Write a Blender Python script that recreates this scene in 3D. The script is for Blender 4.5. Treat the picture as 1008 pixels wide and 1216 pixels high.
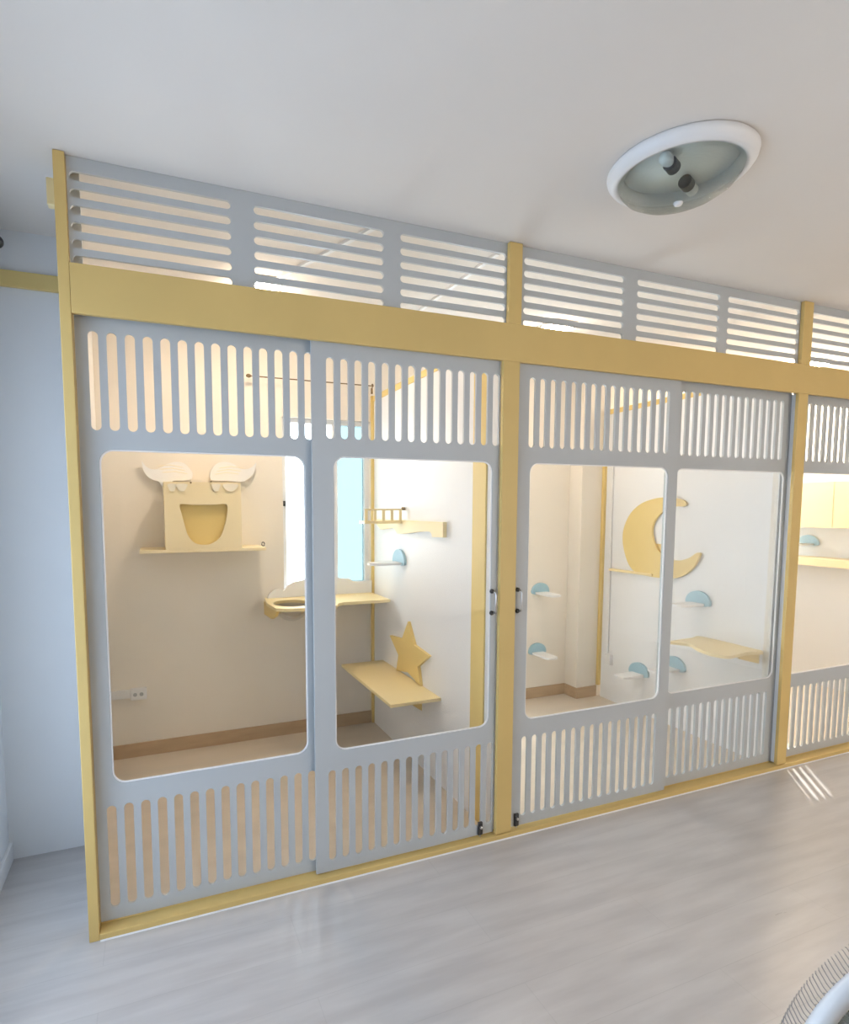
import bpy, bmesh, math, random
import numpy as np
from mathutils import Vector, Matrix
from mathutils.geometry import tessellate_polygon
random.seed(4)
PI = math.pi
S = bpy.context.scene
COL = S.collection
for o in list(bpy.data.objects): bpy.data.objects.remove(o)

# ------------------------------------------------------------------ camera
CAM = np.array([0.2413, -1.98886, 1.43713]); YAW, PITCH, ROLL = 0.373254, -0.084457, -0.0018078
F, PPX, PPY = 671.412, 444.614, 661.139
fw = np.array([math.sin(YAW)*math.cos(PITCH), math.cos(YAW)*math.cos(PITCH), math.sin(PITCH)])
rr = np.array([math.cos(YAW), -math.sin(YAW), 0.0]); uu = np.cross(rr, fw)
r2 = rr*math.cos(ROLL)+uu*math.sin(ROLL); u2 = -rr*math.sin(ROLL)+uu*math.cos(ROLL)
cd = bpy.data.cameras.new('camera'); cam = bpy.data.objects.new('camera', cd); COL.objects.link(cam)
cd.sensor_fit = 'VERTICAL'; cd.sensor_height = 36.0; cd.sensor_width = 36.0*1008/1216
cd.lens = F/1216*36.0; cd.shift_x = (504-PPX)/1216; cd.shift_y = (PPY-608)/1216
cd.clip_start = 0.02; cd.clip_end = 200
m = Matrix(((r2[0], u2[0], -fw[0], CAM[0]), (r2[1], u2[1], -fw[1], CAM[1]), (r2[2], u2[2], -fw[2], CAM[2]), (0, 0, 0, 1)))
cam.matrix_world = m
S.camera = cam

def U(x, y, axis, v):                       # photo pixel -> point on the plane axis = v
    d = fw+r2*(x-PPX)/F-u2*(y-PPY)/F
    t = (v-CAM[axis])/d[axis]
    return CAM+t*d

# ------------------------------------------------------------------ world, sun, daylight
w = bpy.data.worlds.new('daylight'); S.world = w; w.use_nodes = True
bg = w.node_tree.nodes['Background']; bg.inputs[0].default_value = (0.86, 0.94, 1.0, 1); bg.inputs[1].default_value = 4.8

def lamp(name, kind, loc, direction, energy, color, size=None, size_y=None):
    d = bpy.data.lights.new(name, kind); d.energy = energy; d.color = color
    if kind == 'AREA':
        d.shape = 'RECTANGLE'; d.size = size; d.size_y = size_y
    o = bpy.data.objects.new(name, d); COL.objects.link(o); o.location = loc
    o.rotation_euler = Vector(direction).to_track_quat('-Z', 'Y').to_euler()
    return o
sun = lamp('sun', 'SUN', (8, 6, 8), (-0.87, -0.97, -1.09), 5.0, (1.0, 0.95, 0.86)); sun.data.angle = math.radians(0.6)
lamp('daylight_side_window', 'AREA', (-0.50, -0.70, 1.15), (1, 0, 0), 54, (0.36, 0.61, 1.0), 1.7, 2.0)
lamp('daylight_entrance', 'AREA', (3.6, -4.15, 1.25), (0, 1, 0), 84, (1.0, 0.72, 0.45), 2.0, 2.2)
S.view_settings.view_transform = 'Standard'; S.view_settings.look = 'None'
S.view_settings.gamma = 1.0; S.view_settings.use_curve_mapping = False
S.view_settings.exposure = 0.85

# ------------------------------------------------------------------ materials
def nmat(name, color, rough=0.5, var=0.03, scale=6.0, bump=0.0, bscale=60.0, metallic=0.0, spec=0.5, stretch=None):
    mt = bpy.data.materials.new(name); mt.use_nodes = True; nt = mt.node_tree; b = nt.nodes['Principled BSDF']
    b.inputs['Roughness'].default_value = rough; b.inputs['Metallic'].default_value = metallic
    b.inputs['Specular IOR Level'].default_value = spec
    tc = nt.nodes.new('ShaderNodeTexCoord'); mp = nt.nodes.new('ShaderNodeMapping')
    nt.links.new(tc.outputs['Object'], mp.inputs[0])
    if stretch: mp.inputs['Scale'].default_value = stretch
    n = nt.nodes.new('ShaderNodeTexNoise'); n.inputs['Scale'].default_value = scale; n.inputs['Detail'].default_value = 5
    nt.links.new(mp.outputs[0], n.inputs['Vector'])
    r = nt.nodes.new('ShaderNodeValToRGB')
    r.color_ramp.elements[0].position = 0.3; r.color_ramp.elements[1].position = 0.7
    c = color
    r.color_ramp.elements[0].color = tuple(max(0, v*(1-var)) for v in c)+(1,)
    r.color_ramp.elements[1].color = tuple(min(1, v*(1+var)) for v in c)+(1,)
    nt.links.new(n.outputs['Fac'], r.inputs[0]); nt.links.new(r.outputs[0], b.inputs['Base Color'])
    if bump:
        n2 = nt.nodes.new('ShaderNodeTexNoise'); n2.inputs['Scale'].default_value = bscale; n2.inputs['Detail'].default_value = 3
        nt.links.new(mp.outputs[0], n2.inputs['Vector'])
        bp = nt.nodes.new('ShaderNodeBump'); bp.inputs['Strength'].default_value = bump; bp.inputs['Distance'].default_value = 0.002
        nt.links.new(n2.outputs['Fac'], bp.inputs['Height']); nt.links.new(bp.outputs[0], b.inputs['Normal'])
    return mt
def pane_mat(name, tint, gloss=0.06):
    mt = bpy.data.materials.new(name); mt.use_nodes = True; nt = mt.node_tree
    for n in list(nt.nodes):
        if n.type != 'OUTPUT_MATERIAL': nt.nodes.remove(n)
    out = [n for n in nt.nodes if n.type == 'OUTPUT_MATERIAL'][0]
    t = nt.nodes.new('ShaderNodeBsdfTransparent'); t.inputs[0].default_value = tint+(1,)
    g = nt.nodes.new('ShaderNodeBsdfGlossy'); g.inputs['Roughness'].default_value = 0.02
    fr = nt.nodes.new('ShaderNodeLayerWeight'); fr.inputs[0].default_value = gloss*4
    mul = nt.nodes.new('ShaderNodeMath'); mul.operation = 'MULTIPLY'; mul.inputs[1].default_value = 0.35
    nt.links.new(fr.outputs['Fresnel'], mul.inputs[0])
    mx = nt.nodes.new('ShaderNodeMixShader'); nt.links.new(mul.outputs[0], mx.inputs[0])
    nt.links.new(t.outputs[0], mx.inputs[1]); nt.links.new(g.outputs[0], mx.inputs[2]); nt.links.new(mx.outputs[0], out.inputs[0])
    return mt
def emit_mat(name, color, strength):
    mt = bpy.data.materials.new(name); mt.use_nodes = True; b = mt.node_tree.nodes['Principled BSDF']
    b.inputs['Base Color'].default_value = (0.9, 0.9, 0.88, 1)
    b.inputs['Emission Color'].default_value = color+(1,); b.inputs['Emission Strength'].default_value = strength
    return mt

M = {}
M['panel'] = nmat('grey_white_paint', (0.49, 0.515, 0.525), 0.42, 0.015, 5)
M['yellow'] = nmat('pale_yellow_paint', (0.80, 0.605, 0.235), 0.45, 0.03, 4)
M['frame'] = nmat('shaded_frame_yellow', (0.675, 0.485, 0.178), 0.45, 0.03, 4)  # the yellow paint darkened to stand for the dimmer front side
M['cream'] = nmat('cream_yellow_paint', (0.90, 0.74, 0.41), 0.45, 0.02, 4)
M['house'] = nmat('pale_cream_paint', (0.90, 0.77, 0.50), 0.45, 0.02, 4)
M['feather'] = nmat('ivory_paint', (0.88, 0.82, 0.68), 0.45, 0.02, 4)
M['white'] = nmat('white_paint', (0.86, 0.86, 0.86), 0.45, 0.015, 5)
M['partition'] = nmat('partition_white', (0.84, 0.84, 0.845), 0.45, 0.015, 3)
M['wall_room'] = nmat('room_wall_paint', (0.84, 0.85, 0.86), 0.75, 0.02, 2.5, 0.05, 120)
M['wall_bay'] = nmat('bay_wall_paint', (0.86, 0.80, 0.71), 0.75, 0.02, 2.5, 0.05, 120)
M['ceiling'] = nmat('ceiling_paint', (0.80, 0.755, 0.705), 0.8, 0.02, 1.5, 0.05, 90)
M['tan'] = nmat('tan_skirting', (0.52, 0.375, 0.235), 0.5, 0.08, 6, stretch=(1, 6, 6))
M['blue'] = nmat('pale_blue_paint', (0.36, 0.56, 0.66), 0.45, 0.03, 8)
M['metal'] = nmat('brushed_metal', (0.62, 0.62, 0.62), 0.3, 0.03, 20, metallic=1.0)
M['black'] = nmat('black_plastic', (0.035, 0.035, 0.035), 0.4, 0.1, 20)
M['bronze'] = nmat('dark_bronze', (0.24, 0.17, 0.09), 0.4, 0.1, 20, metallic=0.6)
M['white_plastic'] = nmat('white_plastic', (0.82, 0.82, 0.82), 0.35, 0.01, 8)
M['grey_plastic'] = nmat('grey_plastic', (0.42, 0.44, 0.46), 0.4, 0.02, 8)
M['wire'] = nmat('grey_wire', (0.30, 0.30, 0.31), 0.4, 0.02, 8)
M['blade'] = nmat('smoked_blade', (0.11, 0.105, 0.075), 0.35, 0.1, 10)
M['acrylic'] = pane_mat('clear_acrylic', (0.985, 0.99, 0.985))
M['glass'] = pane_mat('window_glass', (0.97, 0.99, 1.0))
M['tinted'] = pane_mat('tinted_window_glass', (0.325, 0.395, 0.405))
M['dimming'] = pane_mat('dimming_glass', (0.48, 0.48, 0.48))  # tint added to the unseen room windows to cut the sky's light
for i, e in enumerate((42, 30, 165)): M['led%d' % i] = emit_mat('warm_led_diffuser_%d' % i, (1.0, 0.80, 0.60), e)

def floor_mat(name, ca, cb, rough, sx, plank=(1.2, 0.18), detail=6):
    mt = bpy.data.materials.new(name); mt.use_nodes = True; nt = mt.node_tree; b = nt.nodes['Principled BSDF']
    L = nt.links
    tc = nt.nodes.new('ShaderNodeTexCoord'); mp = nt.nodes.new('ShaderNodeMapping'); L.new(tc.outputs['Object'], mp.inputs[0])
    mp.inputs['Scale'].default_value = sx
    n = nt.nodes.new('ShaderNodeTexNoise'); n.inputs['Scale'].default_value = 2.2; n.inputs['Detail'].default_value = detail; n.inputs['Roughness'].default_value = 0.5
    L.new(mp.outputs[0], n.inputs['Vector'])
    r = nt.nodes.new('ShaderNodeValToRGB'); r.color_ramp.elements[0].position = 0.33; r.color_ramp.elements[1].position = 0.68
    r.color_ramp.elements[0].color = ca+(1,); r.color_ramp.elements[1].color = cb+(1,)
    L.new(n.outputs['Fac'], r.inputs[0])
    br = nt.nodes.new('ShaderNodeTexBrick'); br.inputs['Scale'].default_value = 1.0
    br.inputs['Brick Width'].default_value = plank[0]; br.inputs['Row Height'].default_value = plank[1]; br.inputs['Mortar Size'].default_value = 0.0012
    br.inputs['Color1'].default_value = (0.97, 0.97, 0.97, 1); br.inputs['Color2'].default_value = (1, 1, 1, 1); br.inputs['Mortar'].default_value = (0.90, 0.90, 0.90, 1)
    L.new(tc.outputs['Object'], br.inputs['Vector'])
    mx = nt.nodes.new('ShaderNodeMixRGB'); mx.blend_type = 'MULTIPLY'; mx.inputs[0].default_value = 1
    L.new(r.outputs[0], mx.inputs[1]); L.new(br.outputs['Color'], mx.inputs[2]); L.new(mx.outputs[0], b.inputs['Base Color'])
    mr = nt.nodes.new('ShaderNodeMapRange'); mr.inputs['To Min'].default_value = rough-0.06; mr.inputs['To Max'].default_value = rough+0.08
    L.new(n.outputs['Fac'], mr.inputs[0]); L.new(mr.outputs[0], b.inputs['Roughness'])
    return mt
M['floor'] = floor_mat('pale_vinyl_plank', (0.50, 0.475, 0.465), (0.60, 0.575, 0.56), 0.30, (1.2, 9, 1))
M['floor_bay'] = nmat('warm_lit_vinyl', (0.67, 0.585, 0.485), 0.30, 0.05, 2.0, stretch=(1.2, 5, 1))  # room vinyl lightened and warmed, bay light put into the colour

# ------------------------------------------------------------------ mesh helpers
def add_box(bm, x0, x1, y0, y1, z0, z1, bev=0.0):
    r = bmesh.ops.create_cube(bm, size=1.0)
    vs = r['verts']
    for v in vs:
        v.co = Vector((x0+(v.co.x+.5)*(x1-x0), y0+(v.co.y+.5)*(y1-y0), z0+(v.co.z+.5)*(z1-z0)))
    if bev:
        es = list({e for v in vs for e in v.link_edges})
        bmesh.ops.bevel(bm, geom=es, offset=bev, segments=2, profile=0.6, affect='EDGES')
def box_bm(*a, bev=0.0):
    bm = bmesh.new(); add_box(bm, *a, bev=bev); return bm
PL = {'xz': lambda u, v, w_: (u, w_, v), 'yz': lambda u, v, w_: (w_, u, v), 'xy': lambda u, v, w_: (u, v, w_)}
def add_board(bm, outer, holes, w0, w1, plane):
    f = PL[plane]
    loops = [outer]+list(holes)
    tris = tessellate_polygon([[Vector((u, v, 0)) for u, v in lp] for lp in loops])
    flat = [p for lp in loops for p in lp]
    A = [bm.verts.new(f(u, v, w0)) for u, v in flat]; B = [bm.verts.new(f(u, v, w1)) for u, v in flat]
    fs = []
    for t in tris:
        for V_, in ((A,), (B,)):
            try: fs.append(bm.faces.new([V_[i] for i in t]))
            except ValueError: pass
    k = 0
    for lp in loops:
        n = len(lp)
        for i in range(n):
            j = (i+1) % n
            fs.append(bm.faces.new((A[k+i], A[k+j], B[k+j], B[k+i])))
        k += n
    bmesh.ops.recalc_face_normals(bm, faces=fs)
def board_bm(*a):
    bm = bmesh.new(); add_board(bm, *a); return bm
def add_lathe(bm, prof, center=(0, 0, 0), axis=(0, 0, 1), seg=32):
    q = Vector((0, 0, 1)).rotation_difference(Vector(axis).normalized()); c = Vector(center)
    rings = []
    for r, h in prof:
        if r < 1e-6: rings.append([bm.verts.new(c+q @ Vector((0, 0, h)))])
        else: rings.append([bm.verts.new(c+q @ Vector((r*math.cos(2*PI*i/seg), r*math.sin(2*PI*i/seg), h))) for i in range(seg)])
    fs = []
    for a, b in zip(rings[:-1], rings[1:]):
        for i in range(seg):
            j = (i+1) % seg
            if len(a) == 1 and len(b) == 1: continue
            if len(a) == 1: fs.append(bm.faces.new((a[0], b[i], b[j])))
            elif len(b) == 1: fs.append(bm.faces.new((a[i], a[j], b[0])))
            else: fs.append(bm.faces.new((a[i], a[j], b[j], b[i])))
    bmesh.ops.recalc_face_normals(bm, faces=fs)
def lathe_bm(*a, **k):
    bm = bmesh.new(); add_lathe(bm, *a, **k); return bm
def add_tube(bm, pts, r, seg=8, closed=False):
    pts = [Vector(p) for p in pts]; n = len(pts); rings = []
    up = Vector((0, 0, 1))
    for i, p in enumerate(pts):
        if closed: d = pts[(i+1) % n]-pts[i-1]
        else: d = pts[min(i+1, n-1)]-pts[max(i-1, 0)]
        d.normalize()
        ref = up if abs(d.dot(up)) < 0.95 else Vector((1, 0, 0))
        a = d.cross(ref).normalized(); b = d.cross(a)
        rings.append([bm.verts.new(p+a*r*math.cos(2*PI*k/seg)+b*r*math.sin(2*PI*k/seg)) for k in range(seg)])
    fs = []
    for i in range(n if closed else n-1):
        a, b = rings[i], rings[(i+1) % n]
        for k in range(seg):
            l = (k+1) % seg
            fs.append(bm.faces.new((a[k], a[l], b[l], b[k])))
    if not closed:
        fs.append(bm.faces.new(rings[0])); fs.append(bm.faces.new(rings[-1]))
    bmesh.ops.recalc_face_normals(bm, faces=fs)
def tube_bm(*a, **k):
    bm = bmesh.new(); add_tube(bm, *a, **k); return bm

def wloc(o):
    v = Vector((0, 0, 0))
    while o is not None: v += o.location; o = o.parent
    return v
def obj(name, bm, mat, parent=None, smooth=False, base=None):
    """links bm (world coordinates) as one mesh object; its origin goes to base, or to its parent's"""
    org = wloc(parent) if parent is not None else (Vector(base) if base else None)
    if org is None:
        c = [v.co for v in bm.verts]
        org = Vector((sum(v.x for v in c)/len(c), sum(v.y for v in c)/len(c), min(v.z for v in c)))
    bmesh.ops.translate(bm, verts=bm.verts, vec=-org)
    me = bpy.data.meshes.new(name); bm.to_mesh(me); bm.free()
    if smooth:
        for p in me.polygons: p.use_smooth = True
    me.materials.append(M[mat] if isinstance(mat, str) else mat)
    o = bpy.data.objects.new(name, me); COL.objects.link(o)
    if parent is not None: o.parent = parent
    else: o.location = org
    return o
def tag(o, label, cat=None, group=None, kind=None):
    o['label'] = label
    if cat: o['category'] = cat
    if group: o['group'] = group
    if kind: o['kind'] = kind
    return o
def thing(name, label, cat, loc, group=None):
    o = bpy.data.objects.new(name, None); COL.objects.link(o); o.location = loc; o.empty_display_size = 0.05
    return tag(o, label, cat, group)
def struct(name, bm, mat, label=None, parent=None):
    o = obj(name, bm, mat, parent)
    if parent is None:
        o['kind'] = 'structure'
        if label: o['label'] = label
    return o
def rrect(x0, x1, z0, z1, r, n=6):
    out = []
    for cx, cz, a0 in ((x1-r, z1-r, 0), (x0+r, z1-r, 90), (x0+r, z0+r, 180), (x1-r, z0+r, 270)):
        for i in range(n+1):
            a = math.radians(a0+90*i/n); out.append((cx+r*math.cos(a), cz+r*math.sin(a)))
    return out
def vslot(x, z0, z1, wd): return rrect(x-wd/2, x+wd/2, z0, z1, wd/2*0.999, 5)
def hslot(x0, x1, z, h): return rrect(x0, x1, z-h/2, z+h/2, h/2*0.999, 5)
def rect(x0, x1, z0, z1): return [(x0, z0), (x1, z0), (x1, z1), (x0, z1)]

# ------------------------------------------------------------------ room shell
H = 2.5; XL, XR = -0.35, 5.25; YF = -4.0; YB = 1.485; YW = 0.62
struct('floor', box_bm(XL-0.1, XR+0.1, YF-0.1, YW+0.0, -0.12, 0.0), 'floor', 'pale grey wood-grain vinyl floor of the main room')
bm = bmesh.new(); add_box(bm, 0.0, XR, 0.101, YW, -0.10, 0.002); add_box(bm, -0.06, XR, YW, YB, -0.10, 0.002)
struct('floor_enclosure', bm, 'floor_bay', 'wood-grain vinyl floor inside the enclosures, warm light put into its colour')
struct('ceiling', box_bm(XL-0.1, XR+0.1, YF-0.1, YB+0.1, H, H+0.1), 'ceiling', 'plain off-white ceiling')
def walled(name, outer, holes, w0, w1, plane, mat, label):
    return struct(name, board_bm(outer, holes, w0, w1, plane), mat, label)
WIN1 = (0.995, 1.575, 0.93, 2.0); WIN2 = (1.76, 2.40, 0.12, 2.05); WIN3 = (4.35, 5.07, 0.93, 2.12)
walled('wall_back', rect(-0.10, XR+0.1, -0.1, H), [rect(*WIN1), rect(*WIN2), rect(*WIN3)], YB, YB+0.12, 'xz', 'wall_bay', 'cream rear wall behind the enclosures')
walled('wall_left', rect(YF-0.1, YW+0.1, -0.1, H), [rect(-1.55, 0.15, 0.15, 2.15)], XL-0.12, XL, 'yz', 'wall_room', 'white side wall at the end of the room')
struct('wall_left_rear', box_bm(XL, -0.06, YW, YW+0.12, -0.1, H), 'wall_room', 'white wall beside the enclosures with a yellow picture rail')
bm = bmesh.new(); add_box(bm, -0.06, -0.03, YW-0.005, YB, 0.0, H); add_box(bm, -0.003, 0.012, 0.115, YW, 0.0, H)
struct('wall_side', bm, 'white', 'white side wall of the first enclosure')
struct('wall_right', box_bm(XR, XR+0.12, YF-0.1, YB, -0.1, H), 'wall_room', 'white end wall beyond the last enclosure')
walled('wall_front', rect(XL-0.1, XR+0.1, -0.1, H), [rect(2.6, 4.6, 0.1, 2.35)], YF-0.12, YF, 'xz', 'wall_room', 'white wall with wide shopfront opening')
# pilaster in the second bay
struct('wall_pilaster', box_bm(3.19, 3.46, 1.352, YB, 0.0, H), 'wall_bay', 'cream pilaster in the rear corner of the second enclosure')
# skirting
struct('baseboard_back', box_bm(-0.03, 1.575, YB-0.012, YB, 0.002, 0.083, bev=0.002), 'tan', 'tan skirting along rear wall of first enclosure')
struct('baseboard_back_second', box_bm(1.62, 3.19, YB-0.012, YB, 0.002, 0.083, bev=0.002), 'tan', 'tan skirting along rear wall of second enclosure')
bm = bmesh.new(); add_box(bm, 3.178, 3.19, 1.340, YB-0.012, 0.002, 0.083); add_box(bm, 3.19, 3.372, 1.340, 1.352, 0.002, 0.083)
struct('baseboard_pilaster', bm, 'tan', 'tan skirting around the pilaster')
struct('baseboard_left', box_bm(XL, XL+0.014, YF, YW, 0.0, 0.075, bev=0.003), 'white', 'white skirting of the side wall')
struct('trim_1', box_bm(XL, -0.06, YW-0.018, YW, 2.287, 2.347, bev=0.002), 'yellow', 'yellow picture rail across the white wall beside the enclosures')

# windows of the rear wall
def window(name, x0, x1, z0, z1, label, left_mat, right_mat):
    fr = 0.028; y0, y1 = YB+0.035, YB+0.085
    bm = board_bm(rect(x0, x1, z0, z1), [rect(x0+fr, x1-fr, z0+fr, z1-fr)], y0, y1, 'xz')
    o = obj(name, bm, 'white', None, base=((x0+x1)/2, YB+0.06, z0)); tag(o, label, kind='structure')
    xm = x0+(x1-x0)*0.60
    obj('mullion', box_bm(xm-0.018, xm+0.018, y0+0.004, y1-0.004, z0+fr, z1-fr), 'white', o)
    obj('pane', box_bm(x0+fr, xm-0.018, y0+0.022, y0+0.026, z0+fr, z1-fr), left_mat, o)
    obj('pane', box_bm(xm+0.018, x1-fr, y0+0.030, y0+0.034, z0+fr, z1-fr), right_mat, o)
    obj('latch', box_bm(x0+0.006, x0+0.022, y0-0.016, y0, 1.455, 1.487, bev=0.003), 'black', o)
    return o
window('window_1', *WIN1, 'white framed sliding window of the first enclosure with tinted right pane', 'glass', 'tinted')
window('window_2', *WIN2, 'unseen white framed sliding window of the second enclosure, made tall for more light', 'glass', 'glass')  # out of view; height added to brighten the low part of the bay
window('window_3', *WIN3, 'white framed sliding window of the last enclosure', 'glass', 'glass')
def shopfront(name, outer, n, w0, plane, label):
    (a0, b0), (a1, b1) = outer
    k = 0.05; holes = []
    for i in range(n):
        u0 = a0+(a1-a0)*i/n+k/2; u1 = a0+(a1-a0)*(i+1)/n-k/2
        holes.append(rect(u0, u1, b0+k, b1-k))
    o = struct(name, board_bm(rect(a0, a1, b0, b1), holes, w0, w0+0.05, plane), 'white', label)
    for h in holes:
        (u0, v0), (u1, v1) = h[0], h[2]
        obj('pane', board_bm(h, [], w0+0.022, w0+0.026, plane), 'dimming', o)
    return o
shopfront('window_4', ((-1.55, 0.15), (0.15, 2.15)), 2, XL-0.09, 'yz', 'wide side window with solar glass added to cut its daylight, in the white side wall')
shopfront('window_5', ((2.6, 0.1), (4.6, 2.35)), 2, YF-0.09, 'xz', 'tall shopfront window with solar glass added to cut its daylight, facing the enclosures')
sun_block = struct('sun_block_slab', box_bm(-0.6, 3.7, YB+0.12, YB+2.4, 2.42, 2.47), 'white', 'unseen flat slab added outside to keep sun off the first two enclosures')  # unseen slab, added to block the sun from two rear windows

# ------------------------------------------------------------------ yellow frame of the enclosure front
fr = thing('enclosure_frame', 'pale yellow timber frame holding the sliding doors of the enclosures', 'frame', (2.6, 0.05, 0))
BV = 0.0025
ZT, ZB = 2.1823, 2.034
obj('post', box_bm(0.0, 0.0315, 0.0, 0.075, 0.0, H-0.002, bev=BV), 'frame', fr)
P_UP = [(1.603, 1.664), (3.398, 3.470)]; P_LO = [(1.583, 1.661), (3.395, 3.468)]
for (a, b), (c, d) in zip(P_UP, P_LO):
    obj('upper_post', box_bm(a, b, 0.0, 0.020, ZT, H-0.002, bev=BV), 'frame', fr)
    obj('post', box_bm(c, d, 0.0, 0.018, 0.028, ZB, bev=BV), 'frame', fr)
    obj('jamb', box_bm(c+(0.030 if c < 2 else 0.020), d-0.030, 0.0185, 0.100, 0.028, ZB, bev=0.001), 'white', fr)
obj('post', box_bm(5.18, XR-0.002, 0.0, 0.075, 0.0, H-0.002, bev=BV), 'frame', fr)
obj('header', box_bm(0.032, 5.179, 0.0, 0.019, ZB, ZT, bev=BV), 'frame', fr)
obj('door_track', box_bm(0.032, 5.179, 0.0195, 0.080, 2.062, ZT-0.004), 'panel', fr)
bm = bmesh.new()
add_box(bm, 0.032, 5.179, -0.004, 0.100, 0.0, 0.024, bev=0.003)
obj('sill', bm, 'frame', fr)
obj('sill_rail', tube_bm([(0.034, 0.055, 0.024), (5.177, 0.055, 0.024)], 0.005), 'frame', fr)
obj('sealant_bead', tube_bm([(0.034, -0.004, 0.001), (5.177, -0.004, 0.001)], 0.004), 'white', fr)
obj('batten', box_bm(0.013, 0.062, 0.0755, 0.095, 2.19, H-0.002), 'panel', fr)
obj('hook_block', box_bm(-0.030, -0.001, 0.078, 0.110, 2.375, 2.455, bev=0.004), 'cream', fr)

# upper ventilation panels: one routed board per bay
def vent(x0, x1, cols, label):
    holes = []
    for a, b in cols:
        for i in range(6): holes.append(hslot(a, b, 2.4435-0.0490*i, 0.0275))
    o = obj('vent_panel', board_bm(rect(x0, x1, ZT-0.002, H-0.001), holes, 0.0205, 0.0305, 'xz'), 'panel', None, base=((x0+x1)/2, 0.028, ZT))
    tag(o, label, 'vent panel')
    return o
vent(0.033, 1.632, [(0.040, 0.517), (0.592, 1.067), (1.134, 1.600)], 'grey-white slotted vent panel over the doors of the winged cat house enclosure')
vent(1.634, 3.434, [(1.686, 2.218), (2.292, 2.812), (2.868, 3.390)], 'grey-white slotted vent panel over the doors of the crescent moon enclosure')
vent(3.436, 5.178, [(3.492, 4.012), (4.086, 4.606), (4.660, 5.150)], 'grey-white slotted vent panel over the doors of the enclosure past the moon one')

# sliding doors
def door(x0, x1, rear, s0, n, win, label, handle_x=None, stop_x=None):
    y0 = 0.048 if rear else 0.0225; y1 = y0+0.010
    pitch = 0.0538 if rear else 0.0543
    zs = (1.690, 2.000) if rear else (1.694, 1.984)
    t = thing('sliding_door', label, 'sliding door', ((x0+x1)/2, (y0+y1)/2, 0.026))
    holes = [vslot(s0+i*pitch, zs[0], zs[1], 0.030) for i in range(n)]
    holes += [vslot(s0+i*pitch-0.004, 0.073, 0.436, 0.030) for i in range(n)]
    wz = (0.508, 1.631)
    wn = rrect(win[0], win[1], wz[0], wz[1], 0.045, 8)
    holes.append(wn)
    obj('door_panel', board_bm(rect(x0, x1, 0.031, 2.058), holes, y0, y1, 'xz'), 'panel', t)
    o_ = rrect(win[0]+0.0003, win[1]-0.0003, wz[0]+0.0003, wz[1]-0.0003, 0.0447, 8)
    i_ = rrect(win[0]+0.005, win[1]-0.005, wz[0]+0.005, wz[1]-0.005, 0.040, 8)
    obj('glazing_bead', board_bm(o_, [i_], y0+0.003, y1-0.0005, 'xz'), 'white', t)
    obj('pane', board_bm(rrect(win[0]+0.001, win[1]-0.001, wz[0]+0.001, wz[1]-0.001, 0.0445, 6), [], y0+0.0045, y0+0.0075, 'xz'), 'acrylic', t)
    if handle_x:
        h = obj('handle', tube_bm([(handle_x, y0-0.001, 1.000), (handle_x, y0-0.020, 1.003), (handle_x, y0-0.024, 1.010), (handle_x, y0-0.024, 1.080), (handle_x, y0-0.020, 1.089), (handle_x, y0-0.001, 1.092)], 0.0042, 10), 'metal', t, smooth=True)
        h['label'] = 'slim metal bow handle'
        for z in (1.000, 1.092):
            obj('handle_mount', lathe_bm([(0, 0), (0.0095, 0), (0.0095, 0.006), (0.007, 0.010), (0, 0.0105)], (handle_x-0.006, y0-0.0003, z), (0, -1, 0), 16), 'black', h)
    if stop_x:
        b = obj('floor_latch', box_bm(stop_x-0.011, stop_x+0.011, y0-0.010, y0-0.0002, 0.034, 0.092, bev=0.004), 'black', t)
        b['label'] = 'small black bolt at the foot of the door'
        obj('bolt_knob', lathe_bm([(0, 0), (0.006, 0), (0.006, 0.008), (0, 0.010)], (stop_x, y0-0.0095, 0.070), (0, -1, 0), 12), 'metal', b)
        obj('bolt_rod', tube_bm([(stop_x, y0-0.005, 0.026), (stop_x, y0-0.005, 0.036)], 0.004), 'metal', b)
    return t
door(0.033, 0.838, True, 0.084, 14, (0.087, 0.768), 'sliding door beside the end post, rear track, in front of the winged cat house')
door(0.787, 1.5815, False, 0.8576, 14, (0.868, 1.553), 'sliding door with handle in front of the star shelf', 1.562, 1.514)
door(1.667, 2.586, False, 1.742, 15, (1.737, 2.527), 'sliding door with handle in front of the two steps on cream wall', 1.691, 1.700)
door(2.540, 3.4135, True, 2.641, 14, (2.605, 3.394), 'sliding door on rear track in front of the wavy shelf')
door(3.442, 4.300, True, 3.514, 14, (3.518, 4.20), 'sliding door past the moon enclosure, glowing with yellow light')
door(4.240, 5.176, False, 4.310, 15, (4.31, 5.10), 'sliding door next to the far end wall', 5.12, 5.11)

# ------------------------------------------------------------------ partitions between bays
def partition(x, yb, label, post='yellow', y0=0.125):
    t = thing('partition_wall', label, 'partition', (x, 0.7, 0.002))
    obj('board', box_bm(x, x+0.018, 0.235, yb, 0.002, 2.125), 'partition', t)
    obj('top_rail', box_bm(x-0.006, x+0.024, 0.125, yb, 2.125, 2.160, bev=BV), 'yellow', t)
    obj('front_post', box_bm(x-0.006, x+0.024, y0, 0.2345, 0.002, 2.1245, bev=BV), post, t)
    return t
p1 = partition(1.592, YB-0.022, 'white partition board with yellow edges behind the star shelf')
obj('filler', box_bm(1.594, 1.611, 0.0425, 0.1245, 0.026, 2.05), 'partition', p1)
obj('corner_trim', box_bm(1.575, 1.616, YB-0.0215, YB-0.0005, 0.002, 2.160, bev=BV), 'yellow', p1)
p2 = partition(3.395, 1.325, 'white partition board with yellow edges behind the crescent moon', 'partition', 0.070)
obj('corner_trim', box_bm(3.373, 3.416, 1.3255, 1.3510, 0.090, 2.160, bev=BV), 'yellow', p2)

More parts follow.
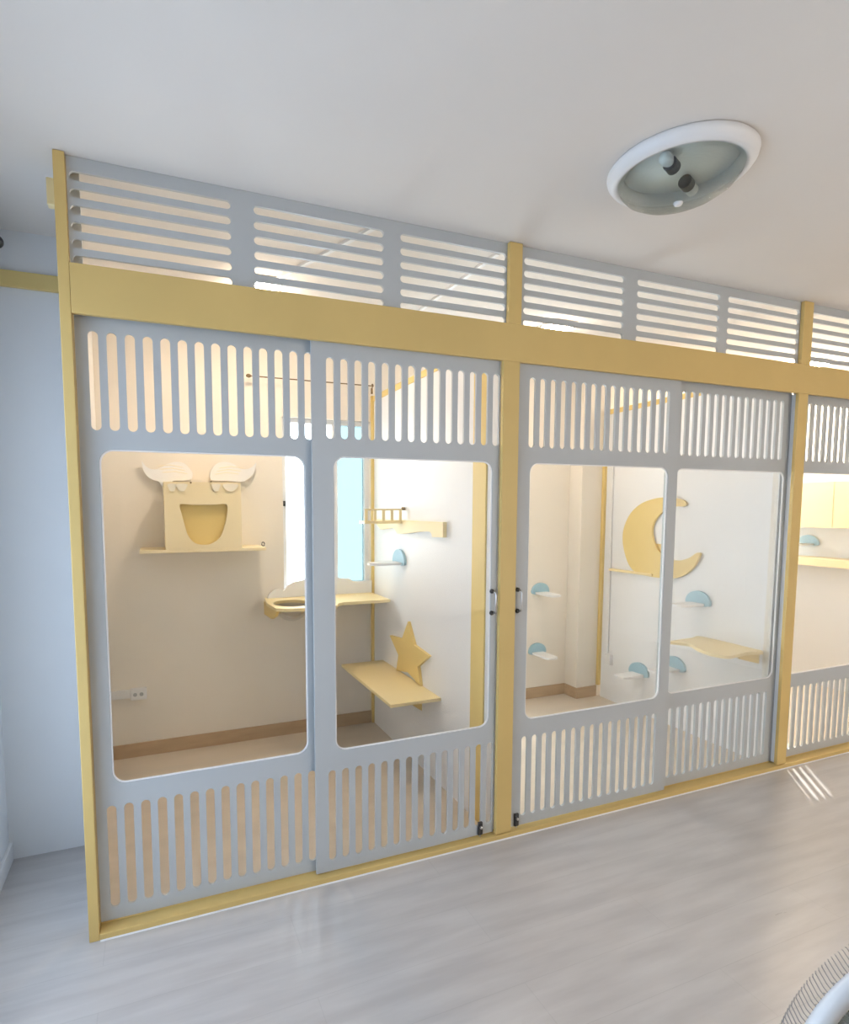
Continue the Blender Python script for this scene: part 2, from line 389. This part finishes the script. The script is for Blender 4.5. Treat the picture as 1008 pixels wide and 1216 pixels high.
# ------------------------------------------------------------------ bay lights, ceiling trunking
for bi, (x, lab) in enumerate(((0.765, 'slim lit ceiling batten above the winged cat house enclosure'), (2.45, 'slim lit ceiling batten above the crescent moon enclosure'), (4.74, 'slim lit ceiling batten in the enclosure past the moon one'))):
    t = thing('ceiling_batten_light', lab, 'ceiling light', (x, 0.835, 2.462), 'battens on the enclosure ceilings')
    obj('housing', box_bm(x-0.075, x+0.075, 0.69, 0.98, 2.482, H-0.001, bev=0.003), 'white_plastic', t)
    obj('diffuser', box_bm(x-0.068, x+0.068, 0.70, 0.97, 2.462, 2.4815, bev=0.004), 'led%d' % bi, t)
def trunk(a, b, label):
    d = Vector((b[0]-a[0], b[1]-a[1], 0)); d.normalize(); n = Vector((-d.y, d.x, 0))*0.009
    pts = [Vector((a[0], a[1], 0))-n, Vector((b[0], b[1], 0))-n, Vector((b[0], b[1], 0))+n, Vector((a[0], a[1], 0))+n]
    o = obj('cable_trunking', board_bm([(p.x, p.y) for p in pts], [], H-0.012, H-0.0005, 'xy'), 'white_plastic')
    tag(o, label, 'cable trunking')
trunk((1.07, 0.05), (0.742, 0.86), 'white cable trunking running slantwise over the ceiling to the first batten')
trunk((1.612, 0.10), (1.606, 1.40), 'white cable trunking on the ceiling above the partition with the star')

# ------------------------------------------------------------------ first bay: winged cat house
g = lambda *pts: [(140+x/5.04, 530+y/5.04) for x, y in pts]
def onplane(pts, axis, v):
    out = []
    for x, y in pts:
        q = U(x, y, axis, v)
        out.append({1: (q[0], q[2]), 0: (q[1], q[2]), 2: (q[0], q[1])}[axis])
    return out
def smooth_loop(pts, n=4):                  # closed Catmull-Rom
    out = []; k = len(pts)
    for i in range(k):
        p0, p1_, p2_, p3 = (np.array(pts[(i+j-1) % k]) for j in range(4))
        for s in range(n):
            t = s/n
            out.append(tuple(0.5*((2*p1_)+(-p0+p2_)*t+(2*p0-5*p1_+4*p2_-p3)*t*t+(-p0+3*p1_-3*p2_+p3)*t**3)))
    return out
t = thing('cat_house', 'cream cat house with white wings and a cup-shaped opening, on a wall shelf', 'cat house', (0.50, 1.36, 1.205))
sh = obj('shelf', box_bm(0.172, 0.838, 1.228, YB-0.001, 1.203, 1.2205, bev=0.002), 'house', t)
obj('eye_bolt', tube_bm([(0.826+0.008*math.cos(a), 1.25, 1.238+0.011*math.sin(a)) for a in [k*PI/5 for k in range(10)]], 0.003, 6, closed=True), 'black', sh)
opening = smooth_loop(onplane(g((372, 347), (440, 350), (510, 350), (580, 350), (650, 347), (655, 400), (638, 480), (612, 545), (560, 583), (510, 590), (460, 578), (420, 535), (402, 480), (380, 400)), 1, 1.23), 3)
obj('front_panel', board_bm(rect(0.302, 0.704, 1.221, 1.583), [opening], 1.230, 1.245, 'xz'), 'house', t)
obj('side_panel', box_bm(0.302, 0.317, 1.2455, YB-0.016, 1.221, 1.583), 'house', t)
obj('side_panel', box_bm(0.689, 0.704, 1.2455, YB-0.016, 1.221, 1.583), 'house', t)
obj('top_panel', box_bm(0.3175, 0.6885, 1.2455, YB-0.016, 1.568, 1.583), 'house', t)
obj('back_panel', box_bm(0.3175, 0.6885, 1.256, 1.268, 1.221, 1.5675), 'yellow', t)
lw = g((143, 90), (165, 118), (205, 138), (250, 132), (295, 106), (345, 93), (390, 100), (425, 128), (447, 165), (436, 200), (400, 205), (330, 207), (290, 243), (262, 236), (245, 212), (205, 200), (172, 175), (152, 140))
rw = g((827, 98), (805, 122), (765, 138), (725, 130), (690, 105), (640, 93), (600, 100), (568, 125), (550, 165), (556, 200), (600, 206), (660, 208), (740, 212), (775, 198), (805, 170), (820, 135))
for q, nm in ((lw, 'wing'), (rw, 'wing')):
    wg = obj(nm, board_bm(smooth_loop(onplane(q, 1, 1.455), 3), [], 1.450, 1.464, 'xz'), 'white', t)
    xs = [a for a, b in onplane(q, 1, 1.455)]; xa, xb = min(xs), max(xs)
    for k in range(3):                       # routed feather lines
        zz = 1.640+0.018*k
        sgn = 1 if q is lw else -1
        x_root = (xb if sgn > 0 else xa)-sgn*0.03*(1+0.4*k); x_tip = (xa if sgn > 0 else xb)+sgn*(0.105-0.012*k)
        obj('feather_groove', tube_bm([(x_root, 1.4495, zz), ((x_root+x_tip)/2, 1.4495, zz+0.012), (x_tip, 1.4495, zz+0.004)], 0.0014, 6), 'house', wg)
for a, b in ((298, 350), (352, 414), (562, 612), (632, 716)):        # white feather tips on the front of the box
    hx = onplane(g((a, 226), (b, 226), (b-6, 252), ((a+b)/2+12, 268), ((a+b)/2-12, 268), (a+6, 252)), 1, 1.228)
    obj('feather_tip', board_bm(smooth_loop(hx, 3), [], 1.2235, 1.2295, 'xz'), 'feather', t)
for x, y in ((436, 218), (556, 212)):
    (bx, bz), = onplane(g((x, y)), 1, 1.228)
    obj('bolt', lathe_bm([(0, 0), (0.0045, 0), (0.0045, 0.005), (0, 0.006)], (bx, 1.2233, bz), (0, -1, 0), 10), 'bronze', t)

# window shelf with hole, bowl and cloud backboard
t = thing('window_shelf', 'yellow window shelf with a round bowl hole and white cloud backboard', 'shelf', (1.2, 1.3, 0.87))
hole = [(0.985+0.105*math.cos(a), 1.245+0.125*math.sin(a)) for a in [k*2*PI/28 for k in range(28)]]
edge = [(0.872, YB-0.001), (0.850, 1.30), (0.862, 1.10), (0.905, 1.068), (1.00, 1.052), (1.10, 1.035), (1.165, 1.024), (1.205, 1.060), (1.232, 1.125), (1.275, 1.158), (1.40, 1.155), (1.572, 1.148), (1.572, YB-0.001)]
obj('shelf_board', board_bm(edge, [hole], 0.870, 0.888, 'xy'), 'cream', t)
obj('end_bracket', board_bm([(YB-0.002, 0.8695), (1.10, 0.8695), (1.14, 0.835), (1.25, 0.800), (YB-0.002, 0.79)], [], 0.866, 0.881, 'yz'), 'yellow', t)
bm = bmesh.new()
prof = [(0.103*math.cos(a), -0.105*math.sin(a)) for a in [k*PI/2/9 for k in range(10)]]
prof = prof[:-1]+[(0.0, -0.105)]
add_lathe(bm, [(0.118, 0.0015), (0.103, 0.0015)]+prof, (0.985, 1.245, 0.888), (0, 0, 1), 28)
for v in bm.verts: v.co.y = 1.245+(v.co.y-1.245)*1.18
bw = obj('bowl', bm, 'acrylic', t, smooth=True); bw['label'] = 'clear acrylic bowl hanging in the hole'
c = lambda *pts: [(300+x/5.6, 660+y/5.6) for x, y in pts]
cl = onplane(c((100, 275), (115, 250), (145, 226), (180, 219), (205, 232), (218, 222), (235, 195), (275, 172), (320, 165), (350, 153), (400, 140), (470, 132), (540, 138), (590, 150), (640, 152), (670, 170), (720, 172), (790, 163)), 1, 1.465)
cl = [(x, z) for x, z in cl]
cl = [(0.885, 0.8885)]+cl+[(1.572, cl[-1][1]), (1.572, 0.8885)]
obj('cloud_backboard', board_bm(cl, [], 1.460, 1.474, 'xz'), 'white', t)

# scalloped bridge shelf with a fence on the partition
P = 1.592
t = thing('fenced_shelf', 'small yellow wall shelf with picket fence and scalloped board under it', 'shelf', (P-0.1, 1.0, 1.29))
prof = [(0.481, 1.371), (0.481, 1.296), (0.597, 1.293), (0.604, 1.310), (0.625, 1.320), (0.70, 1.318), (0.80, 1.310), (0.90, 1.300), (1.00, 1.293), (1.045, 1.294), (1.07, 1.312), (1.10, 1.326), (1.18, 1.320), (1.30, 1.309), (1.345, 1.330), (1.385, 1.348), (1.385, 1.371)]
obj('scalloped_board', board_bm(prof, [], P-0.022, P-0.0005, 'yz'), 'cream', t)
obj('platform', box_bm(1.342, P-0.0225, 0.967, 1.060, 1.354, 1.370, bev=0.002), 'cream', t)
ra = obj('fence_rail', box_bm(1.342, P-0.001, 0.967, 0.977, 1.4285, 1.438, bev=0.001), 'cream', t)
obj('rail_cap', lathe_bm([(0, 0), (0.010, 0), (0.013, 0.008), (0.010, 0.018), (0, 0.02)], (P-0.014, 0.972, 1.4285), (0, 0, 1), 12), 'bronze', ra)
for k in range(5):
    x = 1.343+k*0.052
    obj('picket', box_bm(x, x+0.017, 0.968, 0.976, 1.3705, 1.428, bev=0.001), 'cream', t)

# blue steps: wall disc with white tread
def step_x(x, y, z, label, group='small blue and white cat steps', r=0.086, disc='blue'):     # on a wall facing -x
    t = thing('cat_step', label, 'cat step', (x-0.1, y, z), group)
    hd = [(y+r*math.cos(a), z+r*0.86*math.sin(a)) for a in [k*PI/14 for k in range(15)]]
    hd += [(y-r*0.92, z-0.012), (y-r*0.6, z-0.018), (y+r*0.6, z-0.018), (y+r*0.92, z-0.012)]
    obj('wall_disc', board_bm(hd, [], x-0.016, x-0.0005, 'yz'), disc, t)
    tr = [(x-0.0165, y+0.05), (x-0.17, y+0.05), (x-0.195, y+0.04), (x-0.205, y+0.015), (x-0.205, y-0.015), (x-0.195, y-0.04), (x-0.17, y-0.05), (x-0.0165, y-0.05)]
    obj('tread', board_bm(tr, [], z-0.014, z, 'xy'), 'white', t)
    return t
def step_y(x, y, z, label, group='small blue and white cat steps', r=0.078):     # on a wall facing -y
    t = thing('cat_step', label, 'cat step', (x, y-0.1, z), group)
    hd = [(x+r*math.cos(a), z+r*0.86*math.sin(a)) for a in [k*PI/14 for k in range(15)]]
    hd += [(x-r*0.92, z-0.012), (x-r*0.6, z-0.018), (x+r*0.6, z-0.018), (x+r*0.92, z-0.012)]
    obj('wall_disc', board_bm(hd, [], y-0.016, y-0.0005, 'xz'), 'blue', t)
    tr = [(x+0.05, y-0.0165), (x+0.05, y-0.17), (x+0.04, y-0.195), (x+0.015, y-0.205), (x-0.015, y-0.205), (x-0.04, y-0.195), (x-0.05, y-0.17), (x-0.05, y-0.0165)]
    obj('tread', board_bm(tr, [], z-0.014, z, 'xy'), 'white', t)
    return t
step_x(P, 1.04, 1.127, 'small cat step with blue disc below the fenced shelf')

# star shelf
t = thing('star_shelf', 'yellow star-backed cat shelf on the white partition', 'shelf', (P-0.14, 0.92, 0.45))
obj('shelf_board', box_bm(1.311, P-0.0005, 0.524, 1.314, 0.4525, 0.4695, bev=0.002), 'cream', t)
cyS, czS = 0.897, 0.602
star = []
for k in range(10):
    a = PI/2+k*PI/5; R_ = 0.196 if k % 2 == 0 else 0.098
    star.append((cyS+1.42*R_*math.cos(a), czS+R_*math.sin(a)))
star = [(a, max(b, 0.470)) for a, b in star]
obj('star', board_bm(star, [], P-0.018, P-0.0005, 'yz'), 'yellow', t)
for y in (0.745, 1.13):
    obj('bracket', board_bm([(P-0.0005, 0.452), (P-0.15, 0.452), (P-0.14, 0.425), (P-0.03, 0.345), (P-0.0005, 0.325)], [], y, y+0.016, 'xz'), 'yellow', t)

# curtain rod over the first window
t = thing('curtain_rod', 'thin dark curtain rod on the cream wall over the window', 'curtain rod', (1.18, 1.42, 2.20))
obj('rod', tube_bm([(0.80, 1.42, 2.212), (1.558, 1.42, 2.212)], 0.0035, 8), 'bronze', t)
obj('finial', lathe_bm([(0, -0.016), (0.008, -0.012), (0.012, 0), (0.008, 0.012), (0, 0.016)], (0.790, 1.42, 2.212), (1, 0, 0), 12), 'bronze', t)
for x in (0.83, 1.53):
    obj('bracket', tube_bm([(x, 1.42, 2.207), (x, 1.45, 2.190), (x, YB-0.001, 2.185)], 0.005, 8), 'bronze', t)
obj('hook', tube_bm([(1.556, 1.40, 2.215), (1.552, 1.385, 2.205), (1.545, 1.38, 2.185), (1.545, 1.38, 2.155)], 0.007, 8), 'bronze', t)

# outlet and trunking
t = thing('wall_outlet', 'white double wall socket with surface trunking low on cream wall', 'wall socket', (0.08, YB-0.02, 0.345))
bx = obj('socket_box', box_bm(0.091, 0.178, YB-0.030, YB-0.0005, 0.345, 0.412, bev=0.004), 'white_plastic', t)
for x in (0.116, 0.150):
    obj('socket', lathe_bm([(0, 0.0), (0.011, 0.0), (0.011, 0.002), (0, 0.002)], (x, YB-0.030, 0.378), (0, -1, 0), 14), 'grey_plastic', bx)
obj('trunking', box_bm(-0.0295, 0.0905, YB-0.022, YB-0.0005, 0.358, 0.405, bev=0.002), 'white_plastic', t)

# ------------------------------------------------------------------ second bay
P2 = 3.395
Mo = lambda *pts: [(700+x/4.38, 560+y/4.38) for x, y in pts]
t = thing('moon_shelf', 'yellow crescent moon board with a narrow ledge on the partition', 'shelf', (P2, 0.88, 0.97))
outer = smooth_loop(onplane(Mo((505, 168), (492, 150), (455, 140), (400, 134), (345, 140), (275, 165), (218, 215), (184, 285), (175, 350), (185, 420), (210, 488), (250, 527), (330, 548), (430, 556), (490, 541), (540, 502), (569, 455), (577, 425), (558, 424), (520, 450), (465, 463), (410, 452), (362, 412), (336, 362), (327, 310), (338, 262), (368, 222), (410, 193), (450, 181), (490, 182)), 0, P2-0.015), 3)
mo = obj('moon_board', board_bm(outer, [], P2-0.022, P2-0.0045, 'yz'), 'yellow', t)
obj('ledge', box_bm(P2-0.030, P2-0.0005, 0.86, 1.247, 0.980, 0.996, bev=0.002), 'cream', t)
obj('spacer', box_bm(P2-0.0043, P2-0.0003, 0.80, 1.02, 1.02, 1.20), 'yellow', t)
step_x(P2, 0.520, 0.852, 'small cat step with blue disc under the moon, above the wavy shelf')
step_x(P2, 0.672, 0.400, 'small cat step with blue disc low on the partition beneath the wavy shelf')
step_x(P2, 0.955, 0.285, 'lowest small cat step with blue disc on the partition, near the floor')
step_y(2.935, YB, 0.815, 'upper small cat step with blue disc on the cream rear wall')
step_y(2.918, YB, 0.358, 'lower small cat step with blue disc on the cream rear wall')
t = thing('wavy_shelf', 'yellow cat shelf with a wavy edge beside the sliding door', 'shelf', (3.25, 0.3, 0.58))
wv = smooth_loop([(3.393, 0.120), (3.27, 0.118), (3.126, 0.097), (3.082, 0.122), (3.070, 0.190), (3.105, 0.290), (3.150, 0.372), (3.120, 0.430), (3.098, 0.468), (3.20, 0.480), (3.31, 0.484), (3.393, 0.482)], 4)
wv = [(min(a, P2-0.001), b) for a, b in wv]
obj('shelf_board', board_bm(wv, [], 0.628, 0.645, 'xy'), 'cream', t)
for y in (0.125, 0.40):
    obj('bracket', board_bm([(P2-0.0005, 0.6275), (P2-0.17, 0.6275), (P2-0.155, 0.605), (P2-0.03, 0.572), (P2-0.0005, 0.565)], [], y, y+0.016, 'xz'), 'yellow', t)
t = thing('conduit_box', 'small white junction box with conduit on the partition next to the moon', 'junction box', (P2-0.02, 1.25, 0.27))
obj('box', box_bm(P2-0.034, P2-0.0005, 1.205, 1.268, 0.275, 0.352, bev=0.004), 'white_plastic', t)
obj('conduit', tube_bm([(P2-0.009, 1.255, 0.352), (P2-0.009, 1.262, 2.12)], 0.008, 10), 'white_plastic', t)
obj('cable', tube_bm([(P2-0.006, 1.262, 0.30), (P2-0.006, 1.318, 0.292)], 0.004, 8), 'white_plastic', t)

# ------------------------------------------------------------------ third bay (seen past the last post)
P3 = XR
t = thing('cat_box', 'wide yellow cat box with rounded cut-out on the wall past the moon enclosure', 'cat house', (P3-0.12, 0.9, 1.27))
cut = smooth_loop([(1.10, 1.46), (1.12, 1.40), (1.08, 1.34), (1.02, 1.36), (1.00, 1.43), (1.03, 1.50), (1.07, 1.52)], 3)
obj('front_panel', board_bm(rect(0.40, 1.30, 1.287, 1.637), [cut], P3-0.215, P3-0.20, 'yz'), 'cream', t)
obj('side_panel', box_bm(P3-0.1995, P3-0.0005, 0.40, 0.415, 1.287, 1.637), 'cream', t)
obj('side_panel', box_bm(P3-0.1995, P3-0.0005, 1.285, 1.30, 1.287, 1.637), 'cream', t)
obj('top_panel', box_bm(P3-0.1995, P3-0.0005, 0.4155, 1.2845, 1.622, 1.637), 'cream', t)
obj('bottom_panel', box_bm(P3-0.1995, P3-0.0005, 0.4155, 1.2845, 1.287, 1.302), 'yellow', t)
obj('divider', box_bm(P3-0.2185, P3-0.2152, 0.742, 0.756, 1.287, 1.637), 'cream', t)
step_x(P3, 1.025, 1.150, 'small cat step with blue disc below the wide yellow cat box', r=0.08)
o = obj('wall_plank', box_bm(P3-0.20, P3-0.0005, 0.35, 1.40, 0.985, 1.047, bev=0.003), 'cream')
tag(o, 'thick yellow plank on the wall under the wide cat box', 'shelf')

# ------------------------------------------------------------------ main room: ceiling lamp
t = thing('ceiling_lamp', 'round flush ceiling lamp with white rim and greenish glass bowl, switched off', 'ceiling lamp', (1.80, -0.612, 2.40))
LC = (1.80, -0.612, H)
obj('rim', lathe_bm([(0.160, -0.0005), (0.204, -0.0005), (0.210, -0.008), (0.207, -0.020), (0.197, -0.034), (0.186, -0.040), (0.178, -0.040), (0.174, -0.032), (0.160, -0.028), (0.160, -0.0005)], LC, (0, 0, 1), 56), 'white_plastic', t, smooth=True)
gl = pane_mat('green_bowl_glass', (0.92, 0.985, 0.95), 0.12); nt = gl.node_tree
nz = nt.nodes.new('ShaderNodeTexNoise'); nz.inputs['Scale'].default_value = 22
bp = nt.nodes.new('ShaderNodeBump'); bp.inputs['Strength'].default_value = 0.7; bp.inputs['Distance'].default_value = 0.012
nt.links.new(nz.outputs['Fac'], bp.inputs['Height'])
for n in nt.nodes:
    if n.type == 'BSDF_GLOSSY': nt.links.new(bp.outputs[0], n.inputs['Normal']); n.inputs['Roughness'].default_value = 0.12
    if n.type == 'MATH': n.inputs[1].default_value = 0.8
bowl = [(0.176, -0.034), (0.171, -0.050), (0.155, -0.070), (0.126, -0.088), (0.088, -0.101), (0.045, -0.109), (0.0, -0.111)]
obj('glass_bowl', lathe_bm(bowl, LC, (0, 0, 1), 56), gl, t, smooth=True)
obj('back_plate', lathe_bm([(0.0, -0.004), (0.158, -0.004), (0.158, -0.0012), (0, -0.0012)], LC, (0, 0, 1), 40), 'white_plastic', t)
obj('center_knob', lathe_bm([(0.0, -0.1225), (0.010, -0.121), (0.014, -0.114), (0.012, -0.1115), (0, -0.1115)], LC, (0, 0, 1), 20), 'white_plastic', t, smooth=True)
for a in (0.4, 0.4+PI):
    cx, cy = LC[0]+0.05*math.cos(a), LC[1]+0.05*math.sin(a)
    sk = obj('socket', lathe_bm([(0, 0), (0.02, 0), (0.02, 0.035), (0, 0.036)], (cx, cy, 2.47), (math.cos(a), math.sin(a), 0), 16), 'black', t)
    obj('bulb', lathe_bm([(0, 0.036), (0.012, 0.037), (0.018, 0.055), (0.018, 0.075), (0.010, 0.088), (0, 0.090)], (cx, cy, 2.47), (math.cos(a), math.sin(a), 0), 16), 'white_plastic', sk, smooth=True)

# curtain rod of the side window: its end shows at the frame edge
t = thing('curtain_rod', 'black curtain rod end high beside the white corner', 'curtain rod', (XL+0.09, -0.6, 2.39))
fx = U(-3, 289, 1, 0.50)
obj('rod', tube_bm([(fx[0], -2.0, fx[2]), (fx[0], 0.45, fx[2])], 0.010, 10), 'black', t)
obj('finial', lathe_bm([(0, -0.03), (0.014, -0.028), (0.016, -0.018), (0.022, -0.004), (0.023, 0.008), (0.016, 0.022), (0, 0.028)], (fx[0], 0.48, fx[2]), (0, 1, 0), 18), 'black', t, smooth=True)
for y in (-1.95, 0.30):
    obj('bracket', box_bm(XL+0.0005, fx[0]-0.0105, y-0.008, y+0.008, fx[2]-0.008, fx[2]+0.008), 'black', t)

# ------------------------------------------------------------------ standing fan by the camera
dirv = Vector(fw+r2*(1154-PPX)/F-u2*(1334-PPY)/F)
fc = Vector(CAM)+dirv*0.57
ax = Vector(-fw).normalized()
t = thing('pedestal_fan', 'fan with fine wire guard and white ring standing on the floor', 'fan', (fc.x-0.02, fc.y+0.0, 0.0))
RF = 0.191
q = Vector((0, 0, 1)).rotation_difference(ax)
def loc(r, a, h): return fc+q @ Vector((r*math.cos(a), r*math.sin(a), h))
bm = bmesh.new()
NW = 250
for k in range(NW):
    a = 2*PI*k/NW
    pts = [loc(RF*rr_, a+sw, hh) for rr_, sw, hh in ((0.965, 0.03, 0.0), (0.995, 0.015, -0.012), (0.985, -0.01, -0.028), (0.95, -0.02, -0.036))]
    add_tube(bm, pts, 0.0007, 4)
    pts = [loc(RF*rr_, a+sw, hh) for rr_, sw, hh in ((0.66, -0.06, -0.066), (0.5, -0.12, -0.074), (0.25, -0.2, -0.080))]
    if k % 5 == 0: add_tube(bm, pts, 0.0008, 4)
    pts = [loc(RF*rr_, a+sw, hh) for rr_, sw, hh in ((0.93, 0.02, 0.006), (0.75, 0.08, 0.026), (0.50, 0.18, 0.040), (0.22, 0.36, 0.046))]
    if k % 2 == 0: add_tube(bm, pts, 0.0007, 4)
gw = obj('guard_wires', bm, 'wire', t); gw['kind'] = 'stuff'
obj('guard_ring', lathe_bm([(RF*0.915, 0.0), (RF*0.925, 0.007), (RF*0.95, 0.010), (RF*0.985, 0.007), (RF*1.0, 0.0), (RF*0.985, -0.008), (RF*0.925, -0.008), (RF*0.915, 0.0)], fc, ax, 160), 'white_plastic', t, smooth=True)
obj('hub_cap', lathe_bm([(0, 0.060), (0.03, 0.058), (0.046, 0.052), (0.048, 0.044), (0, 0.044)], fc, ax, 32), 'white_plastic', t, smooth=True)
for k in range(5):
    bm = bmesh.new(); a0 = k*2*PI/5
    g_ = [[bm.verts.new(loc(r_, a0+s_*(0.25+3.4*(r_-0.03)), 0.012-0.040*s_)) for s_ in np.linspace(0, 1.3, 7)] for r_ in np.linspace(0.032, RF*0.80, 7)]
    for i in range(6):
        for j in range(6): bm.faces.new((g_[i][j], g_[i+1][j], g_[i+1][j+1], g_[i][j+1]))
    r_ = bmesh.ops.solidify(bm, geom=bm.faces[:], thickness=0.002)
    obj('blade', bm, 'blade', t, smooth=True)
obj('blade_hub', lathe_bm([(0, 0.035), (0.03, 0.032), (0.036, 0.025), (0.036, -0.06), (0, -0.06)], fc, ax, 24), 'blade', t)
obj('motor', lathe_bm([(0, -0.150), (0.022, -0.147), (0.036, -0.135), (0.040, -0.115), (0.040, -0.09), (0.034, -0.083), (0, -0.083)], fc, ax, 32), 'blade', t, smooth=True)
pb = fc-ax*0.115
obj('pole', tube_bm([(pb.x, pb.y, 0.03), (pb.x, pb.y, pb.z-0.03)], 0.014, 16), 'blade', t)
obj('neck', lathe_bm([(0, -0.10), (0.022, -0.10), (0.026, -0.05), (0.03, 0.0), (0, 0.0)], (pb.x, pb.y, pb.z), (0, 0, 1), 20), 'blade', t, smooth=True)
obj('base', lathe_bm([(0, 0.0), (0.19, 0.0), (0.195, 0.010), (0.17, 0.025), (0.05, 0.040), (0.02, 0.060), (0, 0.060)], (pb.x, pb.y, 0.0), (0, 0, 1), 40), 'blade', t, smooth=True)
